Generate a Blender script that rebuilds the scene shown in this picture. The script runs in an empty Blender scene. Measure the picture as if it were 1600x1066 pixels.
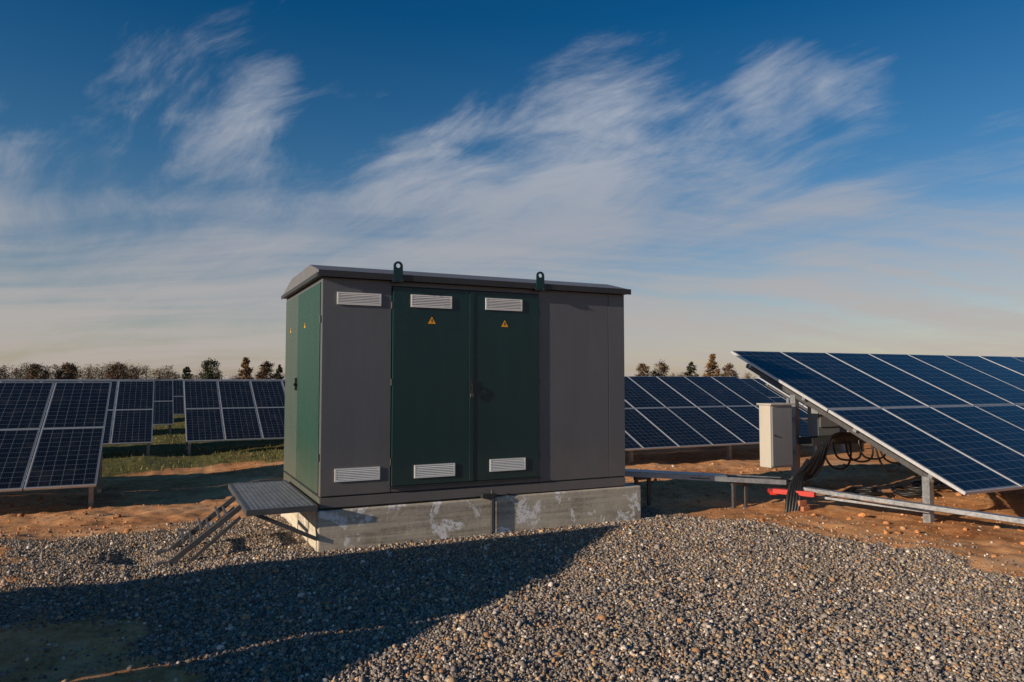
import bpy, math, random
import numpy as np
from mathutils import Vector, Matrix
random.seed(7); rng=np.random.default_rng(7)
scene=bpy.context.scene
scene.view_settings.view_transform='Standard'; scene.view_settings.look='None'
scene.view_settings.exposure=0; scene.view_settings.gamma=1

SUN_EL=16.0
SUN_D=(0.990,0.140)   # horizontal travel direction of the light

# ------------------------------------------------------------ materials
def newmat(name):
    m=bpy.data.materials.new(name); m.use_nodes=True
    nt=m.node_tree; b=nt.nodes['Principled BSDF']
    return m,nt,b
def N(nt,t,**k):
    n=nt.nodes.new(t)
    for a,v in k.items(): setattr(n,a,v)
    return n
def ramp(nt,stops,interp='LINEAR'):
    r=N(nt,'ShaderNodeValToRGB'); cr=r.color_ramp; cr.interpolation=interp
    while len(cr.elements)<len(stops): cr.elements.new(0.5)
    for e,(p,c) in zip(cr.elements,stops):
        e.position=p; e.color=(c[0],c[1],c[2],1) if len(c)==3 else c
    return r
def math_(nt,op,a=None,b=None,c=None,clamp=False):
    n=N(nt,'ShaderNodeMath',operation=op,use_clamp=clamp)
    for i,v in enumerate((a,b,c)):
        if v is None: continue
        if isinstance(v,(int,float)): n.inputs[i].default_value=v
        else: nt.links.new(v,n.inputs[i])
    return n.outputs[0]
def mixc(nt,f,a,b,blend='MIX'):
    n=N(nt,'ShaderNodeMix',data_type='RGBA',blend_type=blend)
    for i,v in ((0,f),(6,a),(7,b)):
        if isinstance(v,(int,float)): n.inputs[i].default_value=v
        elif isinstance(v,(tuple,list)): n.inputs[i].default_value=(v[0],v[1],v[2],1)
        else: nt.links.new(v,n.inputs[i])
    return n.outputs[2]
def noise(nt,vec,scale,detail=4,rough=.55,dist=0):
    n=N(nt,'ShaderNodeTexNoise'); n.inputs['Scale'].default_value=scale
    n.inputs['Detail'].default_value=detail; n.inputs['Roughness'].default_value=rough
    n.inputs['Distortion'].default_value=dist
    if vec is not None: nt.links.new(vec,n.inputs['Vector'])
    return n
def maprange(nt,v,a,b,c=0,d=1,smooth=True):
    n=N(nt,'ShaderNodeMapRange'); n.interpolation_type='SMOOTHSTEP' if smooth else 'LINEAR'
    nt.links.new(v,n.inputs[0])
    for i,x in zip((1,2,3,4),(a,b,c,d)): n.inputs[i].default_value=x
    return n.outputs[0]

def paint(name,col,rough=.45,var=.18,metal=0,scale=3.0,dust=0.0,streak=True):
    m,nt,b=newmat(name)
    tc=N(nt,'ShaderNodeTexCoord')
    mp=N(nt,'ShaderNodeMapping'); nt.links.new(tc.outputs['Object'],mp.inputs[0])
    mp.inputs['Scale'].default_value=(1,1,.18 if streak else 1)
    n1=noise(nt,mp.outputs[0],scale*2.2,6,.65)
    n2=noise(nt,tc.outputs['Object'],scale*9,4,.7)
    f=math_(nt,'MULTIPLY_ADD',n1.outputs[0],.75,math_(nt,'MULTIPLY',n2.outputs[0],.25))
    r=ramp(nt,[(.3,tuple(c*(1-var) for c in col)),(.7,tuple(min(1,c*(1+var)) for c in col))])
    nt.links.new(f,r.inputs[0])
    out=r.outputs[0]
    if dust>0:
        sep=N(nt,'ShaderNodeSeparateXYZ'); g=N(nt,'ShaderNodeNewGeometry')
        nt.links.new(g.outputs['Position'],sep.inputs[0])
        lo=maprange(nt,sep.outputs[2],1.1,.45)
        dn=noise(nt,tc.outputs['Object'],5,6,.7)
        ff=math_(nt,'MULTIPLY',math_(nt,'MULTIPLY',lo,dust),math_(nt,'MULTIPLY',dn.outputs[0],1.6),clamp=True)
        out=mixc(nt,ff,out,(.30,.21,.14))
    nt.links.new(out,b.inputs['Base Color'])
    rr=maprange(nt,n2.outputs[0],.3,.7,rough-.08,rough+.12)
    nt.links.new(rr,b.inputs['Roughness'])
    b.inputs['Metallic'].default_value=metal
    bp=N(nt,'ShaderNodeBump'); bp.inputs['Strength'].default_value=.06; bp.inputs['Distance'].default_value=.01
    nt.links.new(n1.outputs[0],bp.inputs['Height']); nt.links.new(bp.outputs[0],b.inputs['Normal'])
    return m

M_GREY=paint('grey_paint',(.112,.120,.135),.40,.10,dust=.25)
M_GREEN=paint('green_paint',(.002,.033,.036),.36,.14,dust=.08)
M_SIDEGREEN=paint('side_green_paint',(.016,.062,.045),.5,.14,dust=.2)
M_SIDEGREY=paint('side_grey_green_paint',(.060,.088,.075),.5,.12,dust=.2)
M_ROOF=paint('roof_metal',(.15,.145,.15),.42,.15,streak=False)
M_DARK=paint('dark_trim',(.03,.032,.036),.5,.2)
M_WHITE=paint('white_vent',(.80,.80,.79),.45,.05,streak=False)
M_VENTBACK=paint('vent_dark',(.22,.22,.22),.7,.1)
M_BLACK=paint('black_rubber',(.014,.014,.016),.45,.3,streak=False)
M_YELLOW=paint('warning_yellow',(.90,.42,.02),.5,.05)
M_GALV=paint('galvanised_steel',(.36,.38,.41),.45,.28,metal=.7,streak=False)
M_STEEL=paint('dark_steel',(.10,.10,.105),.5,.25,metal=.3,streak=False)
M_FRAME=paint('panel_frame_aluminium',(.62,.63,.66),.4,.08,metal=.35,streak=False)
M_BACK=paint('panel_backsheet',(.35,.36,.38),.6,.08)
M_RED=paint('red_paint',(.55,.03,.018),.45,.15)
M_CREAM=paint('cabinet_cream',(.50,.46,.40),.5,.08)
M_CABGREY=paint('cabinet_grey',(.22,.23,.24),.5,.08)
M_BRICK=paint('brick_clay',(.42,.16,.08),.85,.3,streak=False)

def concrete(name,base,patch,thr=.575):
    m,nt,b=newmat(name); g=N(nt,'ShaderNodeNewGeometry')
    n1=noise(nt,g.outputs['Position'],1.7,8,.7); n2=noise(nt,g.outputs['Position'],24,5,.7)
    n3=noise(nt,g.outputs['Position'],2.9,7,.68,.8)
    mp=N(nt,'ShaderNodeMapping'); mp.inputs['Scale'].default_value=(.6,.6,14)
    nt.links.new(g.outputs['Position'],mp.inputs[0])
    n4=noise(nt,mp.outputs[0],2,4,.6)
    f=math_(nt,'ADD',math_(nt,'MULTIPLY',n1.outputs[0],.4),math_(nt,'ADD',math_(nt,'MULTIPLY',n2.outputs[0],.2),math_(nt,'MULTIPLY',n4.outputs[0],.4)))
    r=ramp(nt,[(.38,tuple(c*.5 for c in base)),(.5,base),(.62,tuple(c*1.25 for c in base))])
    nt.links.new(f,r.inputs[0])
    pm=maprange(nt,n3.outputs[0],thr,thr+.03)
    pm2=math_(nt,'MULTIPLY',pm,maprange(nt,n2.outputs[0],.36,.52))
    c=mixc(nt,math_(nt,'MULTIPLY',pm2,.9),r.outputs[0],patch)
    nt.links.new(c,b.inputs['Base Color']); b.inputs['Roughness'].default_value=.9
    bp=N(nt,'ShaderNodeBump'); bp.inputs['Strength'].default_value=.6; bp.inputs['Distance'].default_value=.02
    nt.links.new(f,bp.inputs['Height']); nt.links.new(bp.outputs[0],b.inputs['Normal'])
    return m
M_CONC=concrete('concrete_weathered',(.50,.44,.35),(.88,.88,.88),.545)
M_CONC2=concrete('concrete_limewashed',(.55,.49,.39),(.7,.68,.62))

# solar glass
def solar_mat():
    m,nt,b=newmat('solar_cells')
    uv=N(nt,'ShaderNodeUVMap'); sp=N(nt,'ShaderNodeSeparateXYZ'); nt.links.new(uv.outputs[0],sp.inputs[0])
    def margin(o,n,lw,mg):
        t=math_(nt,'DIVIDE',math_(nt,'SUBTRACT',o,mg),1-2*mg)
        c=math_(nt,'FRACT',math_(nt,'MULTIPLY',t,float(n)))
        d=math_(nt,'ABSOLUTE',math_(nt,'SUBTRACT',c,.5))
        line=math_(nt,'GREATER_THAN',d,.5-lw)
        out=math_(nt,'GREATER_THAN',math_(nt,'ABSOLUTE',math_(nt,'SUBTRACT',t,.5)),.5)
        return math_(nt,'MAXIMUM',line,out),c
    lu,cu=margin(sp.outputs[0],6,.014,.012); lv,cv=margin(sp.outputs[1],12,.014,.008)
    line=math_(nt,'MAXIMUM',lu,lv)
    b3=math_(nt,'ABSOLUTE',math_(nt,'SUBTRACT',math_(nt,'FRACT',math_(nt,'MULTIPLY',cu,4.0)),.5))
    bus=math_(nt,'LESS_THAN',b3,.028)
    g=N(nt,'ShaderNodeNewGeometry')
    vo=N(nt,'ShaderNodeTexVoronoi'); vo.inputs['Scale'].default_value=55; nt.links.new(g.outputs['Position'],vo.inputs['Vector'])
    n1=noise(nt,g.outputs['Position'],.9,3,.6)
    r=ramp(nt,[(.0,(.003,.005,.009)),(1,(.008,.013,.024))])
    f=math_(nt,'ADD',math_(nt,'MULTIPLY',vo.outputs['Distance'],.5),math_(nt,'MULTIPLY',n1.outputs[0],.5)); nt.links.new(f,r.inputs[0])
    c=mixc(nt,math_(nt,'MULTIPLY',bus,.16),r.outputs[0],(.25,.28,.32))
    c=mixc(nt,math_(nt,'MULTIPLY',line,.7),c,(.26,.30,.34))
    dn=noise(nt,g.outputs['Position'],3.3,6,.7)
    c=mixc(nt,maprange(nt,dn.outputs[0],.45,.85,0,.07),c,(.4,.33,.25))
    nt.links.new(c,b.inputs['Base Color'])
    nt.links.new(maprange(nt,dn.outputs[0],.3,.7,.09,.2),b.inputs['Roughness'])
    b.inputs['IOR'].default_value=1.28
    return m
M_SOLAR=solar_mat()

# ------------------------------------------------------------ mesh builder
class MB:
    def __init__(s): s.v=[];s.f=[];s.m=[];s.uv=[];s.mats=[]
    def mi(s,mat):
        if mat not in s.mats: s.mats.append(mat)
        return s.mats.index(mat)
    def face(s,pts,mat,uv=None):
        i=len(s.v); s.v+= [tuple(p) for p in pts]; s.f.append(tuple(range(i,i+len(pts)))); s.m.append(s.mi(mat)); s.uv.append(uv)
    def hexa(s,P,mat):
        i=len(s.v); s.v+=[tuple(p) for p in P]; k=s.mi(mat)
        for q in ((0,3,2,1),(4,5,6,7),(0,1,5,4),(1,2,6,5),(2,3,7,6),(3,0,4,7)):
            s.f.append(tuple(i+a for a in q)); s.m.append(k); s.uv.append(None)
    def box(s,x0,x1,y0,y1,z0,z1,mat):
        s.hexa([(x0,y0,z0),(x1,y0,z0),(x1,y1,z0),(x0,y1,z0),(x0,y0,z1),(x1,y0,z1),(x1,y1,z1),(x0,y1,z1)],mat)
    def beam(s,p0,p1,w,h,mat,up=(0,0,1)):
        p0=Vector(p0);p1=Vector(p1);d=(p1-p0).normalized();u=Vector(up)
        a=d.cross(u)
        if a.length<1e-3: a=d.cross(Vector((0,1,0)))
        a.normalize(); u=a.cross(d).normalized()
        a*=w/2;u*=h/2
        s.hexa([p0-a-u,p0+a-u,p1+a-u,p1-a-u,p0-a+u,p0+a+u,p1+a+u,p1-a+u],mat)
    def cyl(s,p0,p1,r,mat,n=12,r1=None):
        p0=Vector(p0);p1=Vector(p1);d=(p1-p0).normalized()
        a=d.cross(Vector((0,0,1)))
        if a.length<1e-3:a=Vector((1,0,0))
        a.normalize();b=d.cross(a); r1=r if r1 is None else r1
        i=len(s.v);k=s.mi(mat)
        for j in range(n):
            t=2*math.pi*j/n;o=a*math.cos(t)+b*math.sin(t)
            s.v.append(tuple(p0+o*r)); s.v.append(tuple(p1+o*r1))
        for j in range(n):
            q=(j+1)%n; s.f.append((i+2*j,i+2*q,i+2*q+1,i+2*j+1)); s.m.append(k); s.uv.append(None)
        s.f.append(tuple(i+2*j for j in range(n))[::-1]); s.m.append(k); s.uv.append(None)
        s.f.append(tuple(i+2*j+1 for j in range(n))); s.m.append(k); s.uv.append(None)
    def mesh(s,name):
        me=bpy.data.meshes.new(name); me.from_pydata(s.v,[],s.f)
        for m in s.mats: me.materials.append(m)
        me.polygons.foreach_set('material_index',s.m)
        if any(u for u in s.uv):
            ul=me.uv_layers.new(name='UVMap')
            for p,u in zip(me.polygons,s.uv):
                if u:
                    for li,c in zip(p.loop_indices,u): ul.data[li].uv=c
        me.update(); return me
    def obj(s,name,parent=None,bevel=0,smooth=False):
        o=bpy.data.objects.new(name,s.mesh(name)); scene.collection.objects.link(o)
        if parent: o.parent=parent
        if bevel:
            b=o.modifiers.new('bevel','BEVEL'); b.width=bevel; b.segments=2; b.limit_method='ANGLE'
        return o
def empty(name,loc=(0,0,0)):
    e=bpy.data.objects.new(name,None); e.empty_display_size=.3; e.location=loc; scene.collection.objects.link(e); return e

# ------------------------------------------------------------ terrain function
LAT=rng.random((256,256))
def vnoise(x,y,seed=0):
    x=np.asarray(x,float)+seed*17.3; y=np.asarray(y,float)+seed*31.7
    xi=np.floor(x).astype(int); yi=np.floor(y).astype(int); fx=x-xi; fy=y-yi
    fx=fx*fx*(3-2*fx); fy=fy*fy*(3-2*fy)
    g=lambda a,b: LAT[a%256,b%256]
    return (g(xi,yi)*(1-fx)+g(xi+1,yi)*fx)*(1-fy)+(g(xi,yi+1)*(1-fx)+g(xi+1,yi+1)*fx)*fy-.5
def sm(a,b,t):
    t=np.clip((np.asarray(t,float)-a)/(b-a),0,1); return t*t*(3-2*t)
def gravel_mask(x,y):
    x=np.asarray(x,float); y=np.asarray(y,float)
    w=vnoise(x*1.1,y*1.1,3)*1.1+vnoise(x*3.2,y*3.2,5)*.6+vnoise(x*8,y*8,12)*.35
    xr=6.65-.85*sm(5.2,7.6,y)
    a=np.minimum(np.minimum(x-.05,xr-x),9.9-y)
    b=np.minimum(np.minimum(x+1.25,1.5-x),np.minimum(y-5.9,8.95-y))
    d=np.maximum(a,b)+w*.55
    return sm(-.3,.3,d)
def height(x,y):
    x=np.asarray(x,float); y=np.asarray(y,float)
    drop=(.5-.14*sm(0,5,x))
    far=sm(30,60,y)
    drop=drop*(1-far)+.5*far
    h=-drop*sm(8.8,12.6,y)
    g=gravel_mask(x,y)
    near=1-sm(40,90,np.hypot(x,y))
    rough=(vnoise(x*.55,y*.55,1)*.09+vnoise(x*1.7,y*1.7,2)*.05)+(1-.6*g)*(vnoise(x*4.5,y*4.5,4)*.04+vnoise(x*11,y*11,6)*.022)
    dx=np.maximum(np.maximum(1.3-x,x-5.2),0); dy=np.maximum(np.maximum(7.1-y,y-9.5),0)
    calm=.15+.85*sm(0,1.2,np.hypot(dx,dy))
    pit=-.12*np.exp(-(((x+.15)/.28)**2+((y-8.0)/.35)**2))
    return h+rough*near*calm+pit
def H(x,y): return float(height(x,y))

def axis(lo,hi,step,ext,growth=1.18):
    a=list(np.arange(lo,hi,step)); s=step; p=a[-1]
    while p<ext: s*=growth; p+=s; a.append(p)
    s=step;p=a[0];b=[]
    while p>-ext: s*=growth;p-=s;b.append(p)
    return np.array(b[::-1]+a)
xs=axis(-7,13,.06,3500); ys=axis(0,15,.06,3500)
X,Y=np.meshgrid(xs,ys); Z=height(X,Y)
nx,ny=len(xs),len(ys)
me=bpy.data.meshes.new('ground')
co=np.stack([X.ravel(),Y.ravel(),Z.ravel()],1)
idx=np.arange(nx*ny).reshape(ny,nx)
q=np.stack([idx[:-1,:-1],idx[:-1,1:],idx[1:,1:],idx[1:,:-1]],-1).reshape(-1,4)
me.vertices.add(len(co)); me.vertices.foreach_set('co',co.ravel())
me.loops.add(q.size); me.loops.foreach_set('vertex_index',q.ravel())
me.polygons.add(len(q)); me.polygons.foreach_set('loop_start',np.arange(0,q.size,4)); me.polygons.foreach_set('loop_total',np.full(len(q),4))
me.polygons.foreach_set('use_smooth',np.ones(len(q),bool))
me.update()
at=me.attributes.new('gravel','FLOAT','POINT'); at.data.foreach_set('value',gravel_mask(X,Y).ravel())
def grass_mask(x,y):
    return sm(16.5,20.0,y+vnoise(x*.5,y*.5,8)*4)*(1-.75*sm(4,8,x)*(1-sm(30,45,y)))
at=me.attributes.new('grass','FLOAT','POINT'); at.data.foreach_set('value',grass_mask(X,Y).ravel())
ground=bpy.data.objects.new('ground',me); scene.collection.objects.link(ground)

m,nt,b=newmat('ground_soil_gravel')
g=N(nt,'ShaderNodeNewGeometry'); P=g.outputs['Position']
ag=N(nt,'ShaderNodeAttribute',attribute_name='gravel'); agr=N(nt,'ShaderNodeAttribute',attribute_name='grass')
n1=noise(nt,P,.7,8,.62); n2=noise(nt,P,7,8,.7); n3=noise(nt,P,45,4,.7)
sf=math_(nt,'ADD',math_(nt,'MULTIPLY',n1.outputs[0],.45),math_(nt,'ADD',math_(nt,'MULTIPLY',n2.outputs[0],.35),math_(nt,'MULTIPLY',n3.outputs[0],.2)))
soil=ramp(nt,[(.38,(.24,.092,.034)),(.46,(.52,.23,.09)),(.54,(.70,.36,.165)),(.64,(.80,.51,.29))]); nt.links.new(sf,soil.inputs[0])
vo=N(nt,'ShaderNodeTexVoronoi'); vo.inputs['Scale'].default_value=55; nt.links.new(P,vo.inputs['Vector'])
sc=N(nt,'ShaderNodeSeparateColor'); nt.links.new(vo.outputs['Color'],sc.inputs[0])
gr=ramp(nt,[(0,(.12,.105,.095)),(.3,(.27,.235,.21)),(.6,(.38,.32,.27)),(.8,(.48,.35,.23)),(1,(.65,.57,.50))]); nt.links.new(sc.outputs[0],gr.inputs[0])
gcol=mixc(nt,maprange(nt,vo.outputs['Distance'],.45,.95,0,.85),gr.outputs[0],(.06,.045,.035))
gcol=mixc(nt,maprange(nt,n1.outputs[0],.45,.62,0,.35),gcol,(.36,.23,.135))
gm=maprange(nt,math_(nt,'ADD',ag.outputs['Fac'],math_(nt,'MULTIPLY',math_(nt,'SUBTRACT',n2.outputs[0],.5),1.1)),.38,.62)
col=mixc(nt,gm,soil.outputs[0],gcol)
grn=ramp(nt,[(.35,(.05,.065,.018)),(.5,(.12,.115,.03)),(.65,(.26,.19,.07))]); nt.links.new(n2.outputs[0],grn.inputs[0])
grm=maprange(nt,math_(nt,'ADD',agr.outputs['Fac'],math_(nt,'MULTIPLY',math_(nt,'SUBTRACT',n1.outputs[0],.5),2.2)),.45,.75)
col=mixc(nt,grm,col,grn.outputs[0])
nt.links.new(col,b.inputs['Base Color']); b.inputs['Roughness'].default_value=.95
b.inputs['Specular IOR Level'].default_value=.15
hh=mixc(nt,gm,sf,math_(nt,'SUBTRACT',.6,vo.outputs['Distance']))
bp=N(nt,'ShaderNodeBump'); bp.inputs['Strength'].default_value=.9; bp.inputs['Distance'].default_value=.03
nt.links.new(hh,bp.inputs['Height']); nt.links.new(bp.outputs[0],b.inputs['Normal'])
me.materials.append(m)

# ------------------------------------------------------------ stones
t=(1+5**.5)/2
ICO=np.array([(-1,t,0),(1,t,0),(-1,-t,0),(1,-t,0),(0,-1,t),(0,1,t),(0,-1,-t),(0,1,-t),(t,0,-1),(t,0,1),(-t,0,-1),(-t,0,1)],float)/math.hypot(1,t)
IF=np.array([(0,11,5),(0,5,1),(0,1,7),(0,7,10),(0,10,11),(1,5,9),(5,11,4),(11,10,2),(10,7,6),(7,1,8),(3,9,4),(3,4,2),(3,2,6),(3,6,8),(3,8,9),(4,9,5),(2,4,11),(6,2,10),(8,6,7),(9,8,1)])
def stones(name,px,py,rad,cols,mat,sink=.25):
    n=len(px); V=np.repeat(ICO[None],n,0)*(1+rng.uniform(-.34,.30,(n,12,1)))
    V*= (rad[:,None]*rng.uniform(.5,1.3,(n,3)))[:,None,:]
    A=rng.normal(size=(n,3,3)); Q,_=np.linalg.qr(A)
    V=np.einsum('nij,nkj->nki',Q,V)
    V[:,:,0]+=px[:,None]; V[:,:,1]+=py[:,None]; V[:,:,2]+=(height(px,py)+rad*sink)[:,None]
    F=(IF[None]+12*np.arange(n)[:,None,None]).reshape(-1,3)
    me=bpy.data.meshes.new(name)
    me.vertices.add(n*12); me.vertices.foreach_set('co',V.ravel())
    me.loops.add(F.size); me.loops.foreach_set('vertex_index',F.ravel())
    me.polygons.add(len(F)); me.polygons.foreach_set('loop_start',np.arange(0,F.size,3)); me.polygons.foreach_set('loop_total',np.full(len(F),3))
    me.update()
    ca=me.color_attributes.new('tint','FLOAT_COLOR','POINT')
    C=np.ones((n,12,4)); C[:,:,:3]=cols[:,None,:]; ca.data.foreach_set('color',C.ravel())
    me.materials.append(mat)
    o=bpy.data.objects.new(name,me); scene.collection.objects.link(o); return o
m,nt,b=newmat('stone'); a=N(nt,'ShaderNodeAttribute',attribute_name='tint'); g=N(nt,'ShaderNodeNewGeometry')
nn=noise(nt,g.outputs['Position'],90,3,.6)
c=mixc(nt,maprange(nt,nn.outputs[0],.35,.65,0,.35),a.outputs['Color'],(.2,.17,.15),'MULTIPLY')
nt.links.new(c,b.inputs['Base Color']); b.inputs['Roughness'].default_value=.85; b.inputs['Specular IOR Level'].default_value=.25
M_STONE=m
def pal(n,p,w):
    p=np.array(p); i=rng.choice(len(p),n,p=np.array(w)/sum(w)); return p[i]*rng.uniform(.75,1.25,(n,1))
n=320000
px=rng.uniform(-1.9,7.1,n); py=rng.uniform(1.2,10,n)
dist=np.hypot(px,py); keep=(rng.random(n)<np.minimum(1,(4.2/dist)**1.3))&(rng.random(n)<np.maximum(gravel_mask(px,py)**1.1,.03+.12*(vnoise(px*2,py*2,15)+.3)))
keep&=~((px>1.38)&(px<5.2)&(py>7.15))
px=px[keep];py=py[keep]; n=len(px)
rad=np.clip(rng.lognormal(math.log(.0088),.36,n),.004,.028)
stones('gravel',px,py,rad,pal(n,[(.29,.25,.22),(.39,.335,.295),(.52,.37,.23),(.15,.13,.12),(.76,.68,.60),(.46,.26,.14)],[34,22,17,18,6,8]),M_STONE)
print('stones',n)
n=20000
px=rng.uniform(-7,12,n); py=rng.uniform(2,16,n); keep=gravel_mask(px,py)<.6
keep&=rng.random(n)<(.2+vnoise(px*.9,py*.9,9)*1.6+.2)
px=px[keep];py=py[keep];n=len(px); rad=np.clip(rng.lognormal(math.log(.010),.6,n),.004,.045)
stones('soil_clods',px,py,rad,pal(n,[(.55,.25,.10),(.46,.20,.08),(.64,.37,.19),(.58,.5,.42)],[40,30,20,5]),M_STONE,.05)

n=60; cx,cy=7.0,12.0
px=rng.normal(cx,.45,n);py=rng.normal(cy,.2,n)
stones('rubble',px,py,rng.uniform(.03,.09,n),pal(n,[(.6,.55,.48),(.45,.33,.22)],[2,1]),M_STONE,.4)

# ------------------------------------------------------------ grass
def blades(name,px,py,hgt,w,cols,mat):
    n=len(px); ang=rng.uniform(0,2*math.pi,n); lean=rng.uniform(0,.8,n)*hgt; la=rng.uniform(0,2*math.pi,n)
    z=height(px,py); dx=np.cos(ang)*w;dy=np.sin(ang)*w
    V=np.zeros((n,3,3)); V[:,0]=np.stack([px-dx,py-dy,z-.01],1); V[:,1]=np.stack([px+dx,py+dy,z-.01],1)
    V[:,2]=np.stack([px+np.cos(la)*lean,py+np.sin(la)*lean,z+hgt],1)
    me=bpy.data.meshes.new(name); me.vertices.add(3*n); me.vertices.foreach_set('co',V.ravel())
    me.loops.add(3*n); me.loops.foreach_set('vertex_index',np.arange(3*n))
    me.polygons.add(n); me.polygons.foreach_set('loop_start',np.arange(0,3*n,3)); me.polygons.foreach_set('loop_total',np.full(n,3)); me.update()
    ca=me.color_attributes.new('tint','FLOAT_COLOR','POINT'); C=np.ones((n,3,4)); C[:,:,:3]=cols[:,None]; ca.data.foreach_set('color',C.ravel())
    me.materials.append(mat); o=bpy.data.objects.new(name,me); scene.collection.objects.link(o)
m,nt,b=newmat('grass_blade'); a=N(nt,'ShaderNodeAttribute',attribute_name='tint'); nt.links.new(a.outputs['Color'],b.inputs['Base Color']); b.inputs['Roughness'].default_value=.8
M_BLADE=m
n=50000; px=rng.uniform(-16,9,n);py=15.2+rng.random(n)**1.5*22
keep=rng.random(n)<grass_mask(px,py)*(.1+2.2*np.maximum(0,vnoise(px*.8,py*.8,11)+.15)); px=px[keep];py=py[keep];n=len(px)
blades('grass',px,py,rng.uniform(.02,.10,n),rng.uniform(.006,.016,n),pal(n,[(.085,.10,.028),(.15,.14,.04),(.26,.20,.09)],[4,4,3]),M_BLADE)

# ------------------------------------------------------------ transformer substation
bx0,bx1=1.425,4.959; by0,by1=7.19,9.42; bz0,bz1=.512,2.655
sub=empty('transformer_substation',(bx0,by0,0)); sub_off=Vector((-bx0,-by0,0))
def subobj(mb,name,bevel=0):
    o=mb.obj(name,None,bevel); o.parent=sub; o.location=sub_off; return o
xs_=1.405+1.845
mb=MB()
mb.box(1.405,xs_-.02,7.165,7.50,-.3,.379,M_CONC); subobj(mb,'plinth_block_1',.015)
mb=MB(); mb.box(xs_+.02,5.17,7.172,7.50,-.3,.386,M_CONC); subobj(mb,'plinth_block_2',.015)
mb=MB(); mb.box(1.41,1.78,7.503,9.42,-.3,.372,M_CONC2); mb.box(4.8,5.15,7.503,9.45,-.3,.372,M_CONC)
mb.box(1.395,1.4045,7.20,9.42,-.3,.374,M_CONC2); subobj(mb,'plinth_side')
mb=MB(); mb.box(xs_-.02,xs_+.02,7.19,7.45,-.3,.375,M_BLACK); mb.box(xs_-.035,xs_-.005,7.135,7.162,.02,.47,M_STEEL); mb.box(xs_-.14,xs_+.0,7.13,7.19,.386,.43,M_DARK); subobj(mb,'plinth_joint')
mb=MB(); mb.box(bx0+.01,bx1-.01,by0+.012,by1-.01,.388,bz0-.003,M_DARK)
mb.box(bx0,bx1,by0-.0,by0+.011,.40,.497,M_GREY); mb.box(bx0-.004,bx0+.009,by0+.015,by1,.40,.50,M_SIDEGREY); subobj(mb,'base_frame',.003)
mb=MB(); mb.box(bx0+.02,bx1-.02,by0+.02,by1-.01,bz0,bz1-.005,M_DARK); subobj(mb,'body_core')
u=lambda a:1.405+a
mb=MB(); mb.box(bx0,u(.715),by0,by0+.019,bz0,bz1-.01,M_GREY); subobj(mb,'front_panel_1',.004)
mb=MB(); mb.box(u(2.408),u(3.328),by0,by0+.019,bz0,bz1-.01,M_GREY); subobj(mb,'front_panel_2',.004)
mb=MB(); mb.box(u(3.333),bx1,by0,by0+.019,bz0,bz1-.01,M_GREY); subobj(mb,'front_panel_3',.004)
mb=MB(); mb.box(u(.718),u(2.405),by0+.002,by0+.019,2.595,bz1-.01,M_GREY); mb.box(u(.718),u(2.405),by0+.002,by0+.019,bz0,.560,M_GREY)
mb.box(u(.70),u(2.43),by0-.03,by0-.001,.552,.566,M_DARK); subobj(mb,'door_surround',.003)
mb=MB(); mb.box(u(.724),u(1.580),by0-.022,by0+.018,.570,2.588,M_GREEN); subobj(mb,'door_1',.005)
mb=MB(); mb.box(u(1.588),u(2.398),by0-.022,by0+.018,.570,2.588,M_GREEN); subobj(mb,'door_2',.005)
mb=MB(); mb.box(u(1.562),u(1.606),by0-.030,by0-.0225,.575,2.58,M_GREEN); subobj(mb,'door_astragal',.002)
mb=MB(); mb.box(u(1.575),u(1.605),by0-.038,by0-.0305,1.50,1.64,M_BLACK); mb.box(u(1.575),u(1.60),by0-.048,by0-.0385,1.50,1.53,M_BLACK)
mb.cyl((u(1.59),by0-.052,1.585),(u(1.59),by0-.0385,1.585),.013,M_BLACK); mb.beam((u(1.59),by0-.052,1.585),(u(1.59),by0-.052,1.505),.016,.012,M_BLACK)
mb.box(u(1.565),u(1.603),by0-.052,by0-.0385,1.455,1.499,M_STEEL); subobj(mb,'door_lock',.002)
mb=MB()
for xx in (u(.716),u(2.404)):
    for zz in (.78,1.58,2.36): mb.cyl((xx,by0-.012,zz),(xx,by0-.012,zz+.07),.009,M_DARK)
for zz in (.85,2.2): mb.cyl((bx0-.012,by0+.03,zz),(bx0-.012,by0+.03,zz+.07),.010,M_DARK)
subobj(mb,'hinges')
def vent(i,x0,x1,z0,z1,y):
    mb=MB(); t=.014
    mb.box(x0+t,x1-t,y-.003,y-.0005,z0+t,z1-t,M_VENTBACK)
    mb.box(x0,x1,y-.012,y-.001,z1-t,z1,M_WHITE); mb.box(x0,x1,y-.012,y-.001,z0,z0+t,M_WHITE)
    mb.box(x0,x0+t,y-.0125,y-.0012,z0+t,z1-t,M_WHITE); mb.box(x1-t,x1,y-.0125,y-.0012,z0+t,z1-t,M_WHITE)
    k=6; p=(z1-z0-2*t)/k
    for j in range(k):
        a=z0+t+p*j
        mb.hexa([(x0+t,y-.014,a),(x1-t,y-.014,a),(x1-t,y-.0032,a+p*.62),(x0+t,y-.0032,a+p*.62),(x0+t,y-.014,a+.0035),(x1-t,y-.014,a+.0035),(x1-t,y-.0032,a+p*.62+.0035),(x0+t,y-.0032,a+p*.62+.0035)],M_WHITE)
    subobj(mb,'vent_%d'%i)
yd=by0-.0225
vent(1,u(.161),u(.603),2.383,2.505,by0-.0005); vent(2,u(.911),u(1.358),2.385,2.515,yd); vent(3,u(1.747),u(2.185),2.392,2.52,yd)
vent(4,u(.158),u(.606),.647,.774,by0-.0005); vent(5,u(.958),u(1.40),.640,.772,yd); vent(6,u(1.80),u(2.225),.660,.79,yd)
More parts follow.
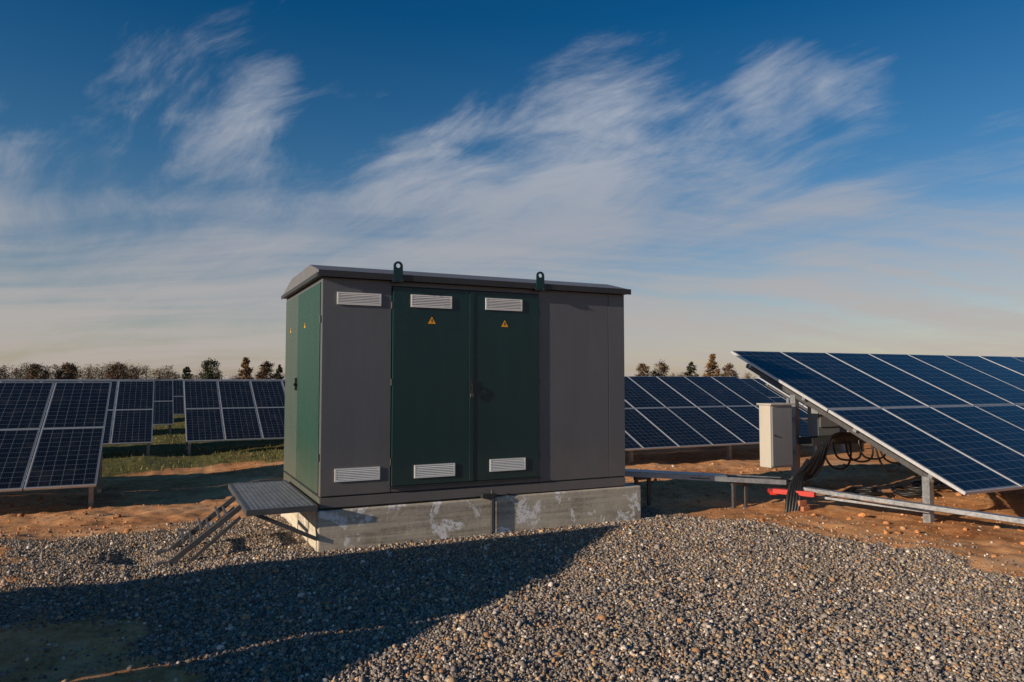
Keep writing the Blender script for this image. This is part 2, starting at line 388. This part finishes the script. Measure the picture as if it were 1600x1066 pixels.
def warn(i,o,ax,sz,z,flipn):
    mb=MB()
    def tri(r,off,mat): 
        mb.face([ax(r*math.sin(a),r*math.cos(a),off) for a in (0,-2*math.pi/3,2*math.pi/3)][::1],mat)
    tri(sz,.001,M_BLACK); tri(sz*.84,.0022,M_YELLOW)
    B=[(-.05,.42),(.14,.42),(.03,.12),(.17,.12),(-.06,-.36),(.0,-.04),(-.15,-.04)]
    mb.face([ax(p*sz,q*sz,.0034) for p,q in B],M_BLACK)
    subobj(mb,'warning_sign_%d'%i)
for i,(uu,zz) in enumerate(((1.139,2.245),(1.975,2.238))):
    warn(i+1,None,lambda a,b_,o,uu=uu,zz=zz:(u(uu)+a,yd-o,zz+b_),.060,zz,1)
mb=MB(); mb.box(bx0-.012,bx0+.019,by0+.07,8.485,.530,2.60,M_SIDEGREEN); subobj(mb,'side_door_1',.004)
mb=MB(); mb.box(bx0-.012,bx0+.019,8.495,by1-.05,.530,2.60,M_SIDEGREY); subobj(mb,'side_door_2',.004)
mb=MB(); mb.box(bx0-.002,bx0+.019,by0+.0195,by0+.066,bz0,bz1-.01,M_GREY); mb.box(bx0-.002,bx0+.019,by1-.046,by1,bz0,bz1-.01,M_SIDEGREY)
mb.box(bx0-.002,bx0+.019,by0+.067,by1-.047,2.603,bz1-.01,M_GREY); subobj(mb,'side_frame',.003)
mb=MB(); mb.box(bx0-.035,bx0-.0125,8.50,8.535,1.52,1.66,M_BLACK); mb.box(bx0-.05,bx0-.0355,8.49,8.52,1.57,1.60,M_BLACK); subobj(mb,'side_handle',.003)
warn(3,None,lambda a,b_,o:(bx0-.0125-o,8.05-a,2.22+b_),.05,0,1)
warn(4,None,lambda a,b_,o:(bx0-.0125-o,8.98-a,2.22+b_),.05,0,1)
mb=MB(); mb.box(bx1-.019,bx1,by0+.0195,by1,bz0,bz1-.01,M_GREY); mb.box(bx0,bx1,by1-.009,by1+.01,bz0,bz1-.012,M_GREY); subobj(mb,'rear_walls')
rx0,rx1=bx0-.05,bx1+.05
prof=[(by0-.06,bz1-.002),(by0-.06,bz1+.05),(by0+.42,2.822),(8.75,2.815),(by1+.05,2.69),(by1+.05,bz1-.002)]
mb=MB(); k=mb.mi(M_ROOF)
mb.v+=[(rx0,y,z) for y,z in prof]+[(rx1,y,z) for y,z in prof]; n=len(prof)
for j in range(n):
    q_=(j+1)%n; mb.f.append((j,q_,n+q_,n+j)); mb.m.append(k); mb.uv.append(None)
mb.f.append(tuple(range(n))[::-1]);mb.m.append(k);mb.uv.append(None); mb.f.append(tuple(range(n,2*n)));mb.m.append(k);mb.uv.append(None)
subobj(mb,'roof',.006)
mb=MB(); mb.box(rx0-.004,rx1+.004,by0-.072,by0-.062,bz1-.012,bz1+.052,M_DARK)
mb.box(rx0-.012,rx0-.003,by0-.05,by1+.04,bz1-.012,bz1+.03,M_DARK); subobj(mb,'roof_fascia',.002)
def lug(i,xc):
    mb=MB(); n=36; w=.048; zc=2.79; zb=2.66; outer=[];inner=[]
    for j in range(n):
        a=2*math.pi*j/n; c,s_=math.cos(a),math.sin(a)
        if s_>=0: outer.append((xc+w*c,zc+w*s_))
        else:
            tt=min(w/abs(c) if abs(c)>1e-6 else 1e9,(zc-zb)/abs(s_)); outer.append((xc+tt*c,zc+tt*s_))
        inner.append((xc+.023*c,zc+.003+.023*s_))
    y0,y1=by0-.088,by0-.0735; k=mb.mi(M_GREEN)
    for r in (outer,inner):
        for y in (y0,y1): mb.v+=[(p[0],y,p[1]) for p in r]
    O0,O1,I0,I1=0,n,2*n,3*n
    for j in range(n):
        q_=(j+1)%n
        for f in ((O0+j,O0+q_,I0+q_,I0+j),(O1+q_,O1+j,I1+j,I1+q_),(O0+q_,O0+j,O1+j,O1+q_),(I0+j,I0+q_,I1+q_,I1+j)):
            mb.f.append(f);mb.m.append(k);mb.uv.append(None)
    mb.box(xc-.06,xc+.06,by0-.0885,by0-.0735,zb-.035,zb,M_GREEN)
    mb.box(xc-.05,xc+.05,by0-.0735,by0-.001,zb-.033,zb-.016,M_GREEN)
    for sx in(-.04,.04): mb.cyl((xc+sx,by0-.098,zb-.018),(xc+sx,by0-.0885,zb-.018),.010,M_DARK,6)
    subobj(mb,'lifting_lug_%d'%i)
lug(1,u(.756)); lug(2,u(2.385))

# access platform with steps
plat=empty('access_platform',(.755,7.1,0)); po=Vector((-.755,-7.1,0))
mb=MB(); X0,X1,Y0,Y1=.745,1.385,7.08,8.98; zt=.455
for (a,b_,c_,d_) in ((X0,X1,Y0,Y0+.03),(X0,X1,Y1-.03,Y1),(X0,X0+.03,Y0+.031,Y1-.031),(X1-.03,X1,Y0+.031,Y1-.031)):
    mb.box(a,b_,c_,d_,zt-.055,zt,M_STEEL)
o=mb.obj('frame',None,.002); o.parent=plat;o.location=po
mb=MB(); y=Y0+.045
while y<Y1-.04: mb.box(X0+.031,X1-.031,y,y+.012,zt-.02,zt-.002,M_GALV); y+=.060
x=X0+.06
while x<X1-.04: mb.box(x,x+.010,Y0+.031,Y1-.031,zt-.018,zt-.0045,M_GALV); x+=.045
o=mb.obj('grating'); o.parent=plat;o.location=po
mb=MB()
for yy in (7.16,8.85):
    mb.beam((X0+.1,yy,zt-.06),(1.40,yy,.12),.035,.035,M_STEEL)
for yy in (7.50,8.10):
    zg=H(.12,yy)
    mb.beam((X0-.005,yy,zt-.03),(.13,yy,zg+.0),.03,.05,M_STEEL)
    mb.beam((X0-.005,yy,zt-.13),(.30,yy,zg+.0),.02,.03,M_STEEL)
    mb.box(.02,.2,yy-.03,yy+.03,zg-.02,zg+.02,M_STEEL)
for k in (1,2,3):
    f=k/4; xx=X0-(X0-.13)*f; zz=zt-.01-(zt-.01)*f*.95
    mb.box(xx-.05,xx-.03,7.517,8.083,zz-.012,zz+.012,M_STEEL)
    mb.box(xx+.02,xx+.04,7.517,8.083,zz-.012,zz+.012,M_STEEL)
o=mb.obj('steps',None,.002); o.parent=plat;o.location=po

# ------------------------------------------------------------ solar tables
TH=math.radians(25); CT,ST=math.cos(TH),math.sin(TH)
_cache={}
def table_mesh(n,detail):
    if (n,detail) in _cache: return _cache[(n,detail)]
    mb=MB(); z0=.43
    S=lambda x,s,t:(x,s*CT-t*ST,z0+s*ST+t*CT)
    def sbox(x0,x1,s0,s1,t0,t1,mat):
        mb.hexa([S(x0,s0,t0),S(x1,s0,t0),S(x1,s1,t0),S(x0,s1,t0),S(x0,s0,t1),S(x1,s0,t1),S(x1,s1,t1),S(x0,s1,t1)],mat)
    L=1.94
    for i in range(n):
        for r in range(2):
            x0=i*1.01; x1=x0+.99; s0=r*(L+.02); s1=s0+L; e=.014
            dz=random.uniform(-.003,.003)
            sbox(x0,x1,s0,s1,-.036+dz,dz,M_FRAME)
            mb.face([S(x0+e,s0+e,.003+dz),S(x1-e,s0+e,.003+dz),S(x1-e,s1-e,.003+dz),S(x0+e,s1-e,.003+dz)],M_SOLAR,[(0,0),(1,0),(1,1),(0,1)])
            mb.face([S(x0+e,s0+e,-.039+dz),S(x0+e,s1-e,-.039+dz),S(x1-e,s1-e,-.039+dz),S(x1-e,s0+e,-.039+dz)],M_BACK)
            mb.hexa([S(x0+.43,s1-.2,-.06),S(x0+.56,s1-.2,-.06),S(x0+.56,s1-.1,-.06),S(x0+.43,s1-.1,-.06),S(x0+.43,s1-.2,-.0395+dz),S(x0+.56,s1-.2,-.0395+dz),S(x0+.56,s1-.1,-.0395+dz),S(x0+.43,s1-.1,-.0395+dz)],M_BLACK)
    W=n*1.01-.02
    for s in (.42,1.5,2.38,3.46): sbox(.01,W-.01,s-.025,s+.025,-.085,-.0405,M_GALV)
    np_=max(2,int(round(W/2.9))+1)
    for k in range(np_):
        x=.10+(W-.2)*k/(np_-1)
        sbox(x-.02,x+.02,.40,3.6,-.145,-.087,M_STEEL)
        for yy in (.50,2.42):
            s=yy/CT; zt=z0+s*ST-.13
            mb.box(x-.036,x-.030,yy-.045,yy+.045,-.6,zt,M_GALV)
            mb.box(x-.030,x+.036,yy-.045,yy-.039,-.6,zt,M_GALV); mb.box(x-.030,x+.036,yy+.039,yy+.045,-.6,zt,M_GALV)
    me=mb.mesh('solar_panel_table'); _cache[(n,detail)]=me; return me
def table(x,y,n,z=None):
    me=table_mesh(n,0)
    if z is None: z=0
    o=bpy.data.objects.new('solar_panel_table',me); o.location=(x,y,z); scene.collection.objects.link(o); return o
table(7.84,5.0,14)
table(-2.34-14*1.01+.02,5.94-3.535,14)  # unseen table, added left of the camera to cast the foreground shadow
table(-.85-12*1.01,13.7,12,-.50)
table(3.9,13.7,12,-.36); table(3.9+13.0,13.7,12,-.36)
for r,(yy,off) in enumerate(((22.1,.73),(30.6,1.4),(39.1,.2),(47.6,-.8),(56,1.0),(64.5,.0),(73,.6),(90,.5))):
    for k in range(-4,4):
        if r>3 and k>1: continue
        n=12; x=off+k*(n*1.01+.82)
        table(x,yy,n,-.50 if (x<3 or yy>35) else -.42)

# ------------------------------------------------------------ electrical kit under the right table
cab=empty('electrical_cabinet',(7.42,7.25,0)); co_=Vector((-7.42,-7.25,0))
mb=MB(); mb.box(7.30,7.70,7.24,7.44,.47,1.30,M_CREAM); o=mb.obj('housing',None,.01); o.parent=cab;o.location=co_
mb=MB(); mb.box(7.32,7.68,7.222,7.2395,.49,1.28,M_CABGREY); o=mb.obj('door',None,.006); o.parent=cab;o.location=co_
mb=MB(); mb.box(7.28,7.72,7.20,7.46,1.301,1.32,M_CREAM); mb.cyl((7.36,7.205,.9),(7.36,7.2215,.9),.012,M_BLACK); mb.box(7.40,7.60,7.445,7.50,.55,1.2,M_GALV)
mb.beam((7.5,7.47,1.1),(7.90,7.47,1.1),.04,.04,M_GALV); mb.beam((7.5,7.47,.65),(7.90,7.47,.65),.04,.04,M_GALV)
o=mb.obj('rain_hood_and_brackets',None,.002); o.parent=cab;o.location=co_

def inverter(x,y,z):
    e=empty('string_inverter',(x,y,z))
    mb=MB(); mb.box(0,.42,0,.18,0,.50,M_CABGREY); mb.box(.03,.39,-.012,-.001,.12,.47,M_CABGREY)
    for j in range(9): mb.box(.04+.04*j,.045+.04*j,.181,.215,.05,.46,M_STEEL)
    for j in range(5): mb.cyl((.07+.07*j,.09,-.03),(.07+.07*j,.09,0),.014,M_BLACK)
    mb.box(.10,.22,-.016,-.0125,.34,.40,M_BLACK)
    mb.obj('casing',e,.008)
inverter(8.25,7.30,.86); inverter(8.85,7.30,.86)

def channel(name,p0,p1,w,h,mat,t=.004):
    mb=MB(); p0=Vector(p0);p1=Vector(p1); d=(p1-p0).normalized(); a=d.cross(Vector((0,0,1))).normalized()
    mb.beam(p0,p1,w,t,mat)
    for s in (-1,1):
        o=a*(w/2+t/2+.0005)*s+Vector((0,0,h/2-t/2)); mb.beam(p0+o,p1+o,t,h,mat)
    return mb.obj(name)
channel('cable_tray',(4.99,8.55,.40),(7.32,7.05,.30),.28,.06,M_GALV)
mbx=MB(); mbx.beam((5.0,8.53,.4645),(6.7,7.435,.39),.29,.004,M_GALV); mbx.obj('cable_tray_cover')
for f in (.35,.8):
    px_=4.99+(7.32-4.99)*f; py_=8.55-1.5*f; zt_=.395-.1*f
    mb=MB(); mb.box(px_-.13,px_+.13,py_-.02,py_+.02,zt_-.045,zt_-.003,M_STEEL)
    for sx in (-.10,.10): mb.box(px_+sx-.02,px_+sx+.02,py_-.018,py_+.018,-.2,zt_-.046,M_STEEL)
    mb.obj('tray_support')
channel('cable_tray',(7.86,7.18,.76),(12.5,7.18,.78),.24,.10,M_STEEL)
mb=MB(); mb.beam((7.38,6.75,.26),(7.80,4.1,.24),.10,.05,M_GALV); mb.beam((7.80,4.1,.24),(7.85,2.6,.24),.10,.05,M_GALV); mb.obj('steel_cable_duct',None,.004)
mb=MB(); mb.beam((7.52,6.75,.16),(7.83,5.4,.16),.05,.03,M_GALV); mb.obj('steel_flat_bar',None,.004)
mb=MB(); mb.beam((7.12,7.02,.22),(7.36,6.58,.22),.11,.06,M_RED); mb.beam((7.12,7.02,.19),(7.30,7.25,.19),.09,.05,M_RED); mb.obj('red_steel_channel',None,.004)
mb=MB(); mb.box(7.2,7.32,6.62,6.86,-.03,.07,M_BRICK); mb.box(7.18,7.31,6.66,6.88,.071,.14,M_BRICK); mb.obj('brick_stack',None,.008)

def cables(name,paths,r):
    cu=bpy.data.curves.new(name,'CURVE'); cu.dimensions='3D'; cu.bevel_depth=r; cu.bevel_resolution=3; cu.resolution_u=10
    for P_ in paths:
        s=cu.splines.new('NURBS'); s.points.add(len(P_)-1)
        for pt,c in zip(s.points,P_): pt.co=(*c,1)
        s.use_endpoint_u=True; s.order_u=4
    cu.materials.append(M_BLACK); o=bpy.data.objects.new(name,cu); scene.collection.objects.link(o); return o
pp=[]
for i in range(15):
    j=lambda a=.02: random.uniform(-a,a)
    sp_=.045*i; lat=(i-7)*.016
    pp.append([(9.0,7.10+j(),.86),(8.45-sp_*.3,7.04+j(),.92),(8.12-sp_*.35,6.96+j(),.92-i*.012),(7.97-sp_*.5,6.90+j(),.80-i*.014),(7.84-sp_*.6,6.88,.48),(7.62-sp_*.45,6.90+j(.03),.34),(7.24+lat*.5,7.10+lat,.345),(6.9+lat*.5,7.32+lat,.345),(6.3+lat*.5,7.70+lat,.368)])
cables('power_cables',pp,.017)
pp=[]
for i in range(5):
    pp.append([(7.62,6.92,.6),(7.46+.03*i,6.90,.46),(7.30+.03*i,6.85,.40),(7.14+.03*i,6.80-.02*i,.25),(7.04+.035*i,6.74-.02*i,.05),(7.0+.03*i,6.72,-.2)])
cables('buried_cables',pp,.022)
pp=[]
for i in range(20):
    x=8.1+i*.22+random.uniform(-.1,.1); r_=random.uniform(.12,.30)
    pp.append([(x,7.04,.80),(x-.03,7.00,.6),(x+.08,6.96,.78-r_*1.9),(x+.38,6.96,.78-r_*2.0),(x+.52,7.00,.6),(x+.54,7.06,.8)])
cables('hanging_cables',pp,.014)
pp=[]
for q_ in range(3):
    cx_,cy_=8.9+q_*.75,7.0+random.uniform(-.2,.2)
    P_=[]
    for k in range(40):
        a=k*.55; R=.24+.03*math.sin(k*1.3)+random.uniform(-.015,.015)
        x_,y_=cx_+R*math.cos(a),cy_+R*math.sin(a); P_.append((x_,y_,H(x_,y_)+.03+.002*k))
    pp.append(P_)
cables('cable_coils',pp,.012)
pp=[[(8.35+.07*k+.6*q_,7.39,.84),(8.35+.07*k+.6*q_,7.36,.72),(8.3+.6*q_,7.25,.76),(8.2+.6*q_,7.2,.82)] for k in range(4) for q_ in range(2)]
cables('inverter_leads',pp,.007)

# ------------------------------------------------------------ trees
def foliage_mat(name,c0,c1,c2):
    m,nt,b=newmat(name); g=N(nt,'ShaderNodeNewGeometry'); n1=noise(nt,g.outputs['Position'],.9,3,.6)
    f=math_(nt,'ADD',math_(nt,'MULTIPLY',n1.outputs[0],.7),math_(nt,'MULTIPLY',g.outputs['Random Per Island'],.3))
    r=ramp(nt,[(.3,c0),(.5,c1),(.7,c2)]); nt.links.new(f,r.inputs[0]); nt.links.new(r.outputs[0],b.inputs['Base Color']); b.inputs['Roughness'].default_value=.9
    return m
F_BROWN=foliage_mat('leaves_brown',(.06,.033,.018),(.12,.068,.035),(.20,.12,.06))
F_OLIVE=foliage_mat('leaves_olive',(.03,.034,.014),(.06,.062,.024),(.11,.10,.04))
F_ORANGE=foliage_mat('leaves_orange',(.12,.055,.018),(.22,.11,.035),(.32,.17,.06))
M_BARK=paint('bark',(.09,.07,.055),.9,.3)
def tree(mb,x,y,h,w,kind,mat,leaves=420):
    z0=H(x,y)-.1 if abs(y)<200 else -.6
    lean=random.uniform(-.03,.03)*h
    mb.cyl((x,y,z0),(x+lean,y,z0+h*.85),h*.022+.04,M_BARK,7,.02)
    cl=[]
    nb=22
    for i in range(nb):
        f=.14+.84*(i+.5)/nb; 
        if kind=='cone': R=w*.5*(1-f)**.75*1.25+.05
        elif kind=='poplar': R=w*.5*math.sin(math.pi*min(1,f*.92+.1))**.6
        else: R=w*.5*math.sin(math.pi*(f*.85+.13))**.5
        for q in range(3):
            a=random.uniform(0,6.283); rr=R*random.uniform(.35,1)
            p=(x+lean*f+rr*math.cos(a),y+rr*math.sin(a),z0+h*f+random.uniform(-.05,.05)*h)
            mb.cyl((x+lean*f,y,z0+h*max(.12,f-.12)),p,.035,M_BARK,4,.012); cl.append((p,R))
    for i in range(leaves):
        p,R=random.choice(cl); s=random.uniform(.07,.17)*(.6+h*.09); sp=.11*w*(.7 if kind!='round' else .9)
        c=Vector(p)+Vector((random.gauss(0,sp),random.gauss(0,sp),random.gauss(0,sp*.8)))*.75
        d1=Vector((random.gauss(0,1),random.gauss(0,1),random.gauss(0,1))).normalized(); d2=d1.orthogonal().normalized()
        mb.face([c-d1*s,c+d2*s*.7,c+d1*s,c-d2*s*.7],mat)
RV=lambda X_,Z_:(.9001*X_+.4356*Z_,-.4356*X_+.9001*Z_)   # bearing offset -> field axes
def place(s,D): return RV(s*D,D)
specs=[(-.445,4.6,2.4,'poplar',F_OLIVE),(-.412,6.4,4.4,'round',F_OLIVE),(-.364,6.6,3.2,'cone',F_ORANGE),(-.335,5.4,3.2,'round',F_BROWN),(-.318,5.2,2.0,'poplar',F_OLIVE),
 (-.608,5.4,3.8,'round',F_BROWN),(-.65,5.2,4.4,'round',F_BROWN),(-.54,5.0,5.4,'round',F_BROWN),(.204,5.4,3.8,'round',F_BROWN),(.246,5.4,2.8,'poplar',F_OLIVE),(.275,7.0,3.6,'cone',F_ORANGE),(.296,5.2,3.6,'round',F_BROWN),(.18,5.2,3.2,'round',F_BROWN)]
for s,h,w,k,mt in specs:
    x,y=place(s,150+random.uniform(-10,10)); mb=MB(); tree(mb,x,y,h,w,k,mt,3000)
    mb.obj({'cone':'conifer_tree','poplar':'poplar_tree','round':'deciduous_tree'}[k])
mb=MB()
for i in range(340):
    s=-.95+2.1*i/340+random.uniform(-.01,.01)
    dens=1 if s<-.47 else .6
    if random.random()>dens: continue
    h=random.uniform(3.6,6.0) if s<-.47 else random.uniform(2.4,4.0)
    x,y=place(s,190+random.uniform(-15,25)); tree(mb,x,y,h+.4,random.uniform(3,6.5),'round',random.choice([F_BROWN,F_BROWN,F_OLIVE,F_ORANGE]),420)
mb.obj('distant_tree_line')

# ------------------------------------------------------------ sky
w=bpy.data.worlds.new('sky'); scene.world=w; w.use_nodes=True; nt=w.node_tree
bg=nt.nodes['Background']; bg.inputs[1].default_value=.1
sky=N(nt,'ShaderNodeTexSky'); sky.sky_type='NISHITA'; sky.sun_disc=False
sky.sun_elevation=math.radians(SUN_EL); sky.sun_rotation=math.atan2(-SUN_D[0],-SUN_D[1])%(2*math.pi)
sky.air_density=1.0; sky.dust_density=.6; sky.ozone_density=2.5
tc=N(nt,'ShaderNodeTexCoord'); D=tc.outputs['Generated']
sp=N(nt,'ShaderNodeSeparateXYZ'); nt.links.new(D,sp.inputs[0])
zc=math_(nt,'MAXIMUM',sp.outputs[2],0.0)
den=math_(nt,'ADD',zc,.20)
cb=N(nt,'ShaderNodeCombineXYZ'); nt.links.new(math_(nt,'DIVIDE',sp.outputs[0],den),cb.inputs[0]); nt.links.new(math_(nt,'DIVIDE',sp.outputs[1],den),cb.inputs[1])
warp=noise(nt,cb.outputs[0],.8,3,.5)
vm0=N(nt,'ShaderNodeVectorMath',operation='MULTIPLY_ADD'); nt.links.new(warp.outputs['Color'],vm0.inputs[0]); vm0.inputs[1].default_value=(.55,.55,0); nt.links.new(cb.outputs[0],vm0.inputs[2])
def streaks(rot,sx,sy,scale,detail,rough,dist):
    mp=N(nt,'ShaderNodeMapping',vector_type='TEXTURE'); nt.links.new(vm0.outputs[0],mp.inputs[0])
    mp.inputs['Rotation'].default_value=(0,0,math.radians(rot)); mp.inputs['Scale'].default_value=(sx,sy,1)
    return noise(nt,mp.outputs[0],scale,detail,rough,dist).outputs[0]
nA=streaks(118,1.7,.75,1.7,10,.62,.3)      # broad patches drawn out along the wind
nC=streaks(108,2.2,.60,3.4,9,.68,.35)       # fine fibres
nD=streaks(-18,4.0,.55,2.0,8,.55,.1)        # flat bands toward the horizon
nB=noise(nt,cb.outputs[0],1.0,3,.5,.3).outputs[0]
def bump_at(s,v,c0,amp):
    d=Vector((.9001*s+.4356,-.4356*s+.9001,v)).normalized()
    vd=N(nt,'ShaderNodeVectorMath',operation='DOT_PRODUCT'); nt.links.new(D,vd.inputs[0]); vd.inputs[1].default_value=d
    return math_(nt,'MULTIPLY',maprange(nt,vd.outputs['Value'],c0,1.0),amp)
cov=maprange(nt,zc,.41,.10,-.80,.42,smooth=False)
for s,v,c0,a in ((.0,.35,.968,.50),(-.20,.28,.97,.25),(.38,.41,.997,.55),(.49,.415,.998,.50),(.40,.33,.985,.30),(-.42,.41,.992,.42),(.18,.35,.98,.30)):
    cov=math_(nt,'ADD',cov,bump_at(s,v,c0,a))
low=maprange(nt,zc,.32,.12)
hi=math_(nt,'SUBTRACT',1.0,math_(nt,'MULTIPLY',low,.70))
nn_=math_(nt,'ADD',math_(nt,'MULTIPLY',math_(nt,'SUBTRACT',nA,.5),2.5),math_(nt,'MULTIPLY',math_(nt,'SUBTRACT',nC,.5),1.7))
nn_=math_(nt,'MULTIPLY',nn_,hi)
nn_=math_(nt,'ADD',nn_,math_(nt,'MULTIPLY',math_(nt,'MULTIPLY',math_(nt,'SUBTRACT',nD,.5),1.9),low))
val=math_(nt,'ADD',math_(nt,'ADD',nn_,cov),math_(nt,'MULTIPLY',math_(nt,'SUBTRACT',nB,.5),.7))
dens=maprange(nt,val,-.36,.74)
tint=ramp(nt,[(0,(1.05,.90,.86)),(.12,(.80,.80,.86)),(.28,(.30,.64,.84)),(.45,(.04,.46,.74)),(1,(.03,.34,.6))]); nt.links.new(zc,tint.inputs[0])
base=mixc(nt,1.0,sky.outputs[0],tint.outputs[0],'MULTIPLY')
cr_=ramp(nt,[(0,(4.9,4.25,3.95)),(.10,(4.5,4.2,4.1)),(.22,(3.7,3.9,4.4)),(.34,(4.5,4.8,5.4)),(1,(4.2,4.5,5.2))]); nt.links.new(zc,cr_.inputs[0])
c=mixc(nt,math_(nt,'MULTIPLY',dens,.84),base,cr_.outputs[0])
nt.links.new(c,bg.inputs[0])

# sun
L=bpy.data.lights.new('sun','SUN'); L.energy=5.0; L.angle=math.radians(.5); L.color=(1.0,.83,.63)
so=bpy.data.objects.new('sun',L); scene.collection.objects.link(so)
e=math.radians(SUN_EL); dv=Vector((SUN_D[0]*math.cos(e),SUN_D[1]*math.cos(e),-math.sin(e)))
so.rotation_euler=dv.to_track_quat('-Z','Y').to_euler(); so.location=(-20,0,20)

# camera
cam=bpy.data.cameras.new('camera'); cam.lens=25.65; cam.sensor_width=36; cam.clip_end=8000; cam.clip_start=.05
c=bpy.data.objects.new('camera',cam); scene.collection.objects.link(c); scene.camera=c
c.location=(0,0,1.65); c.rotation_euler=(math.radians(90+2.96),0,math.radians(-25.83))
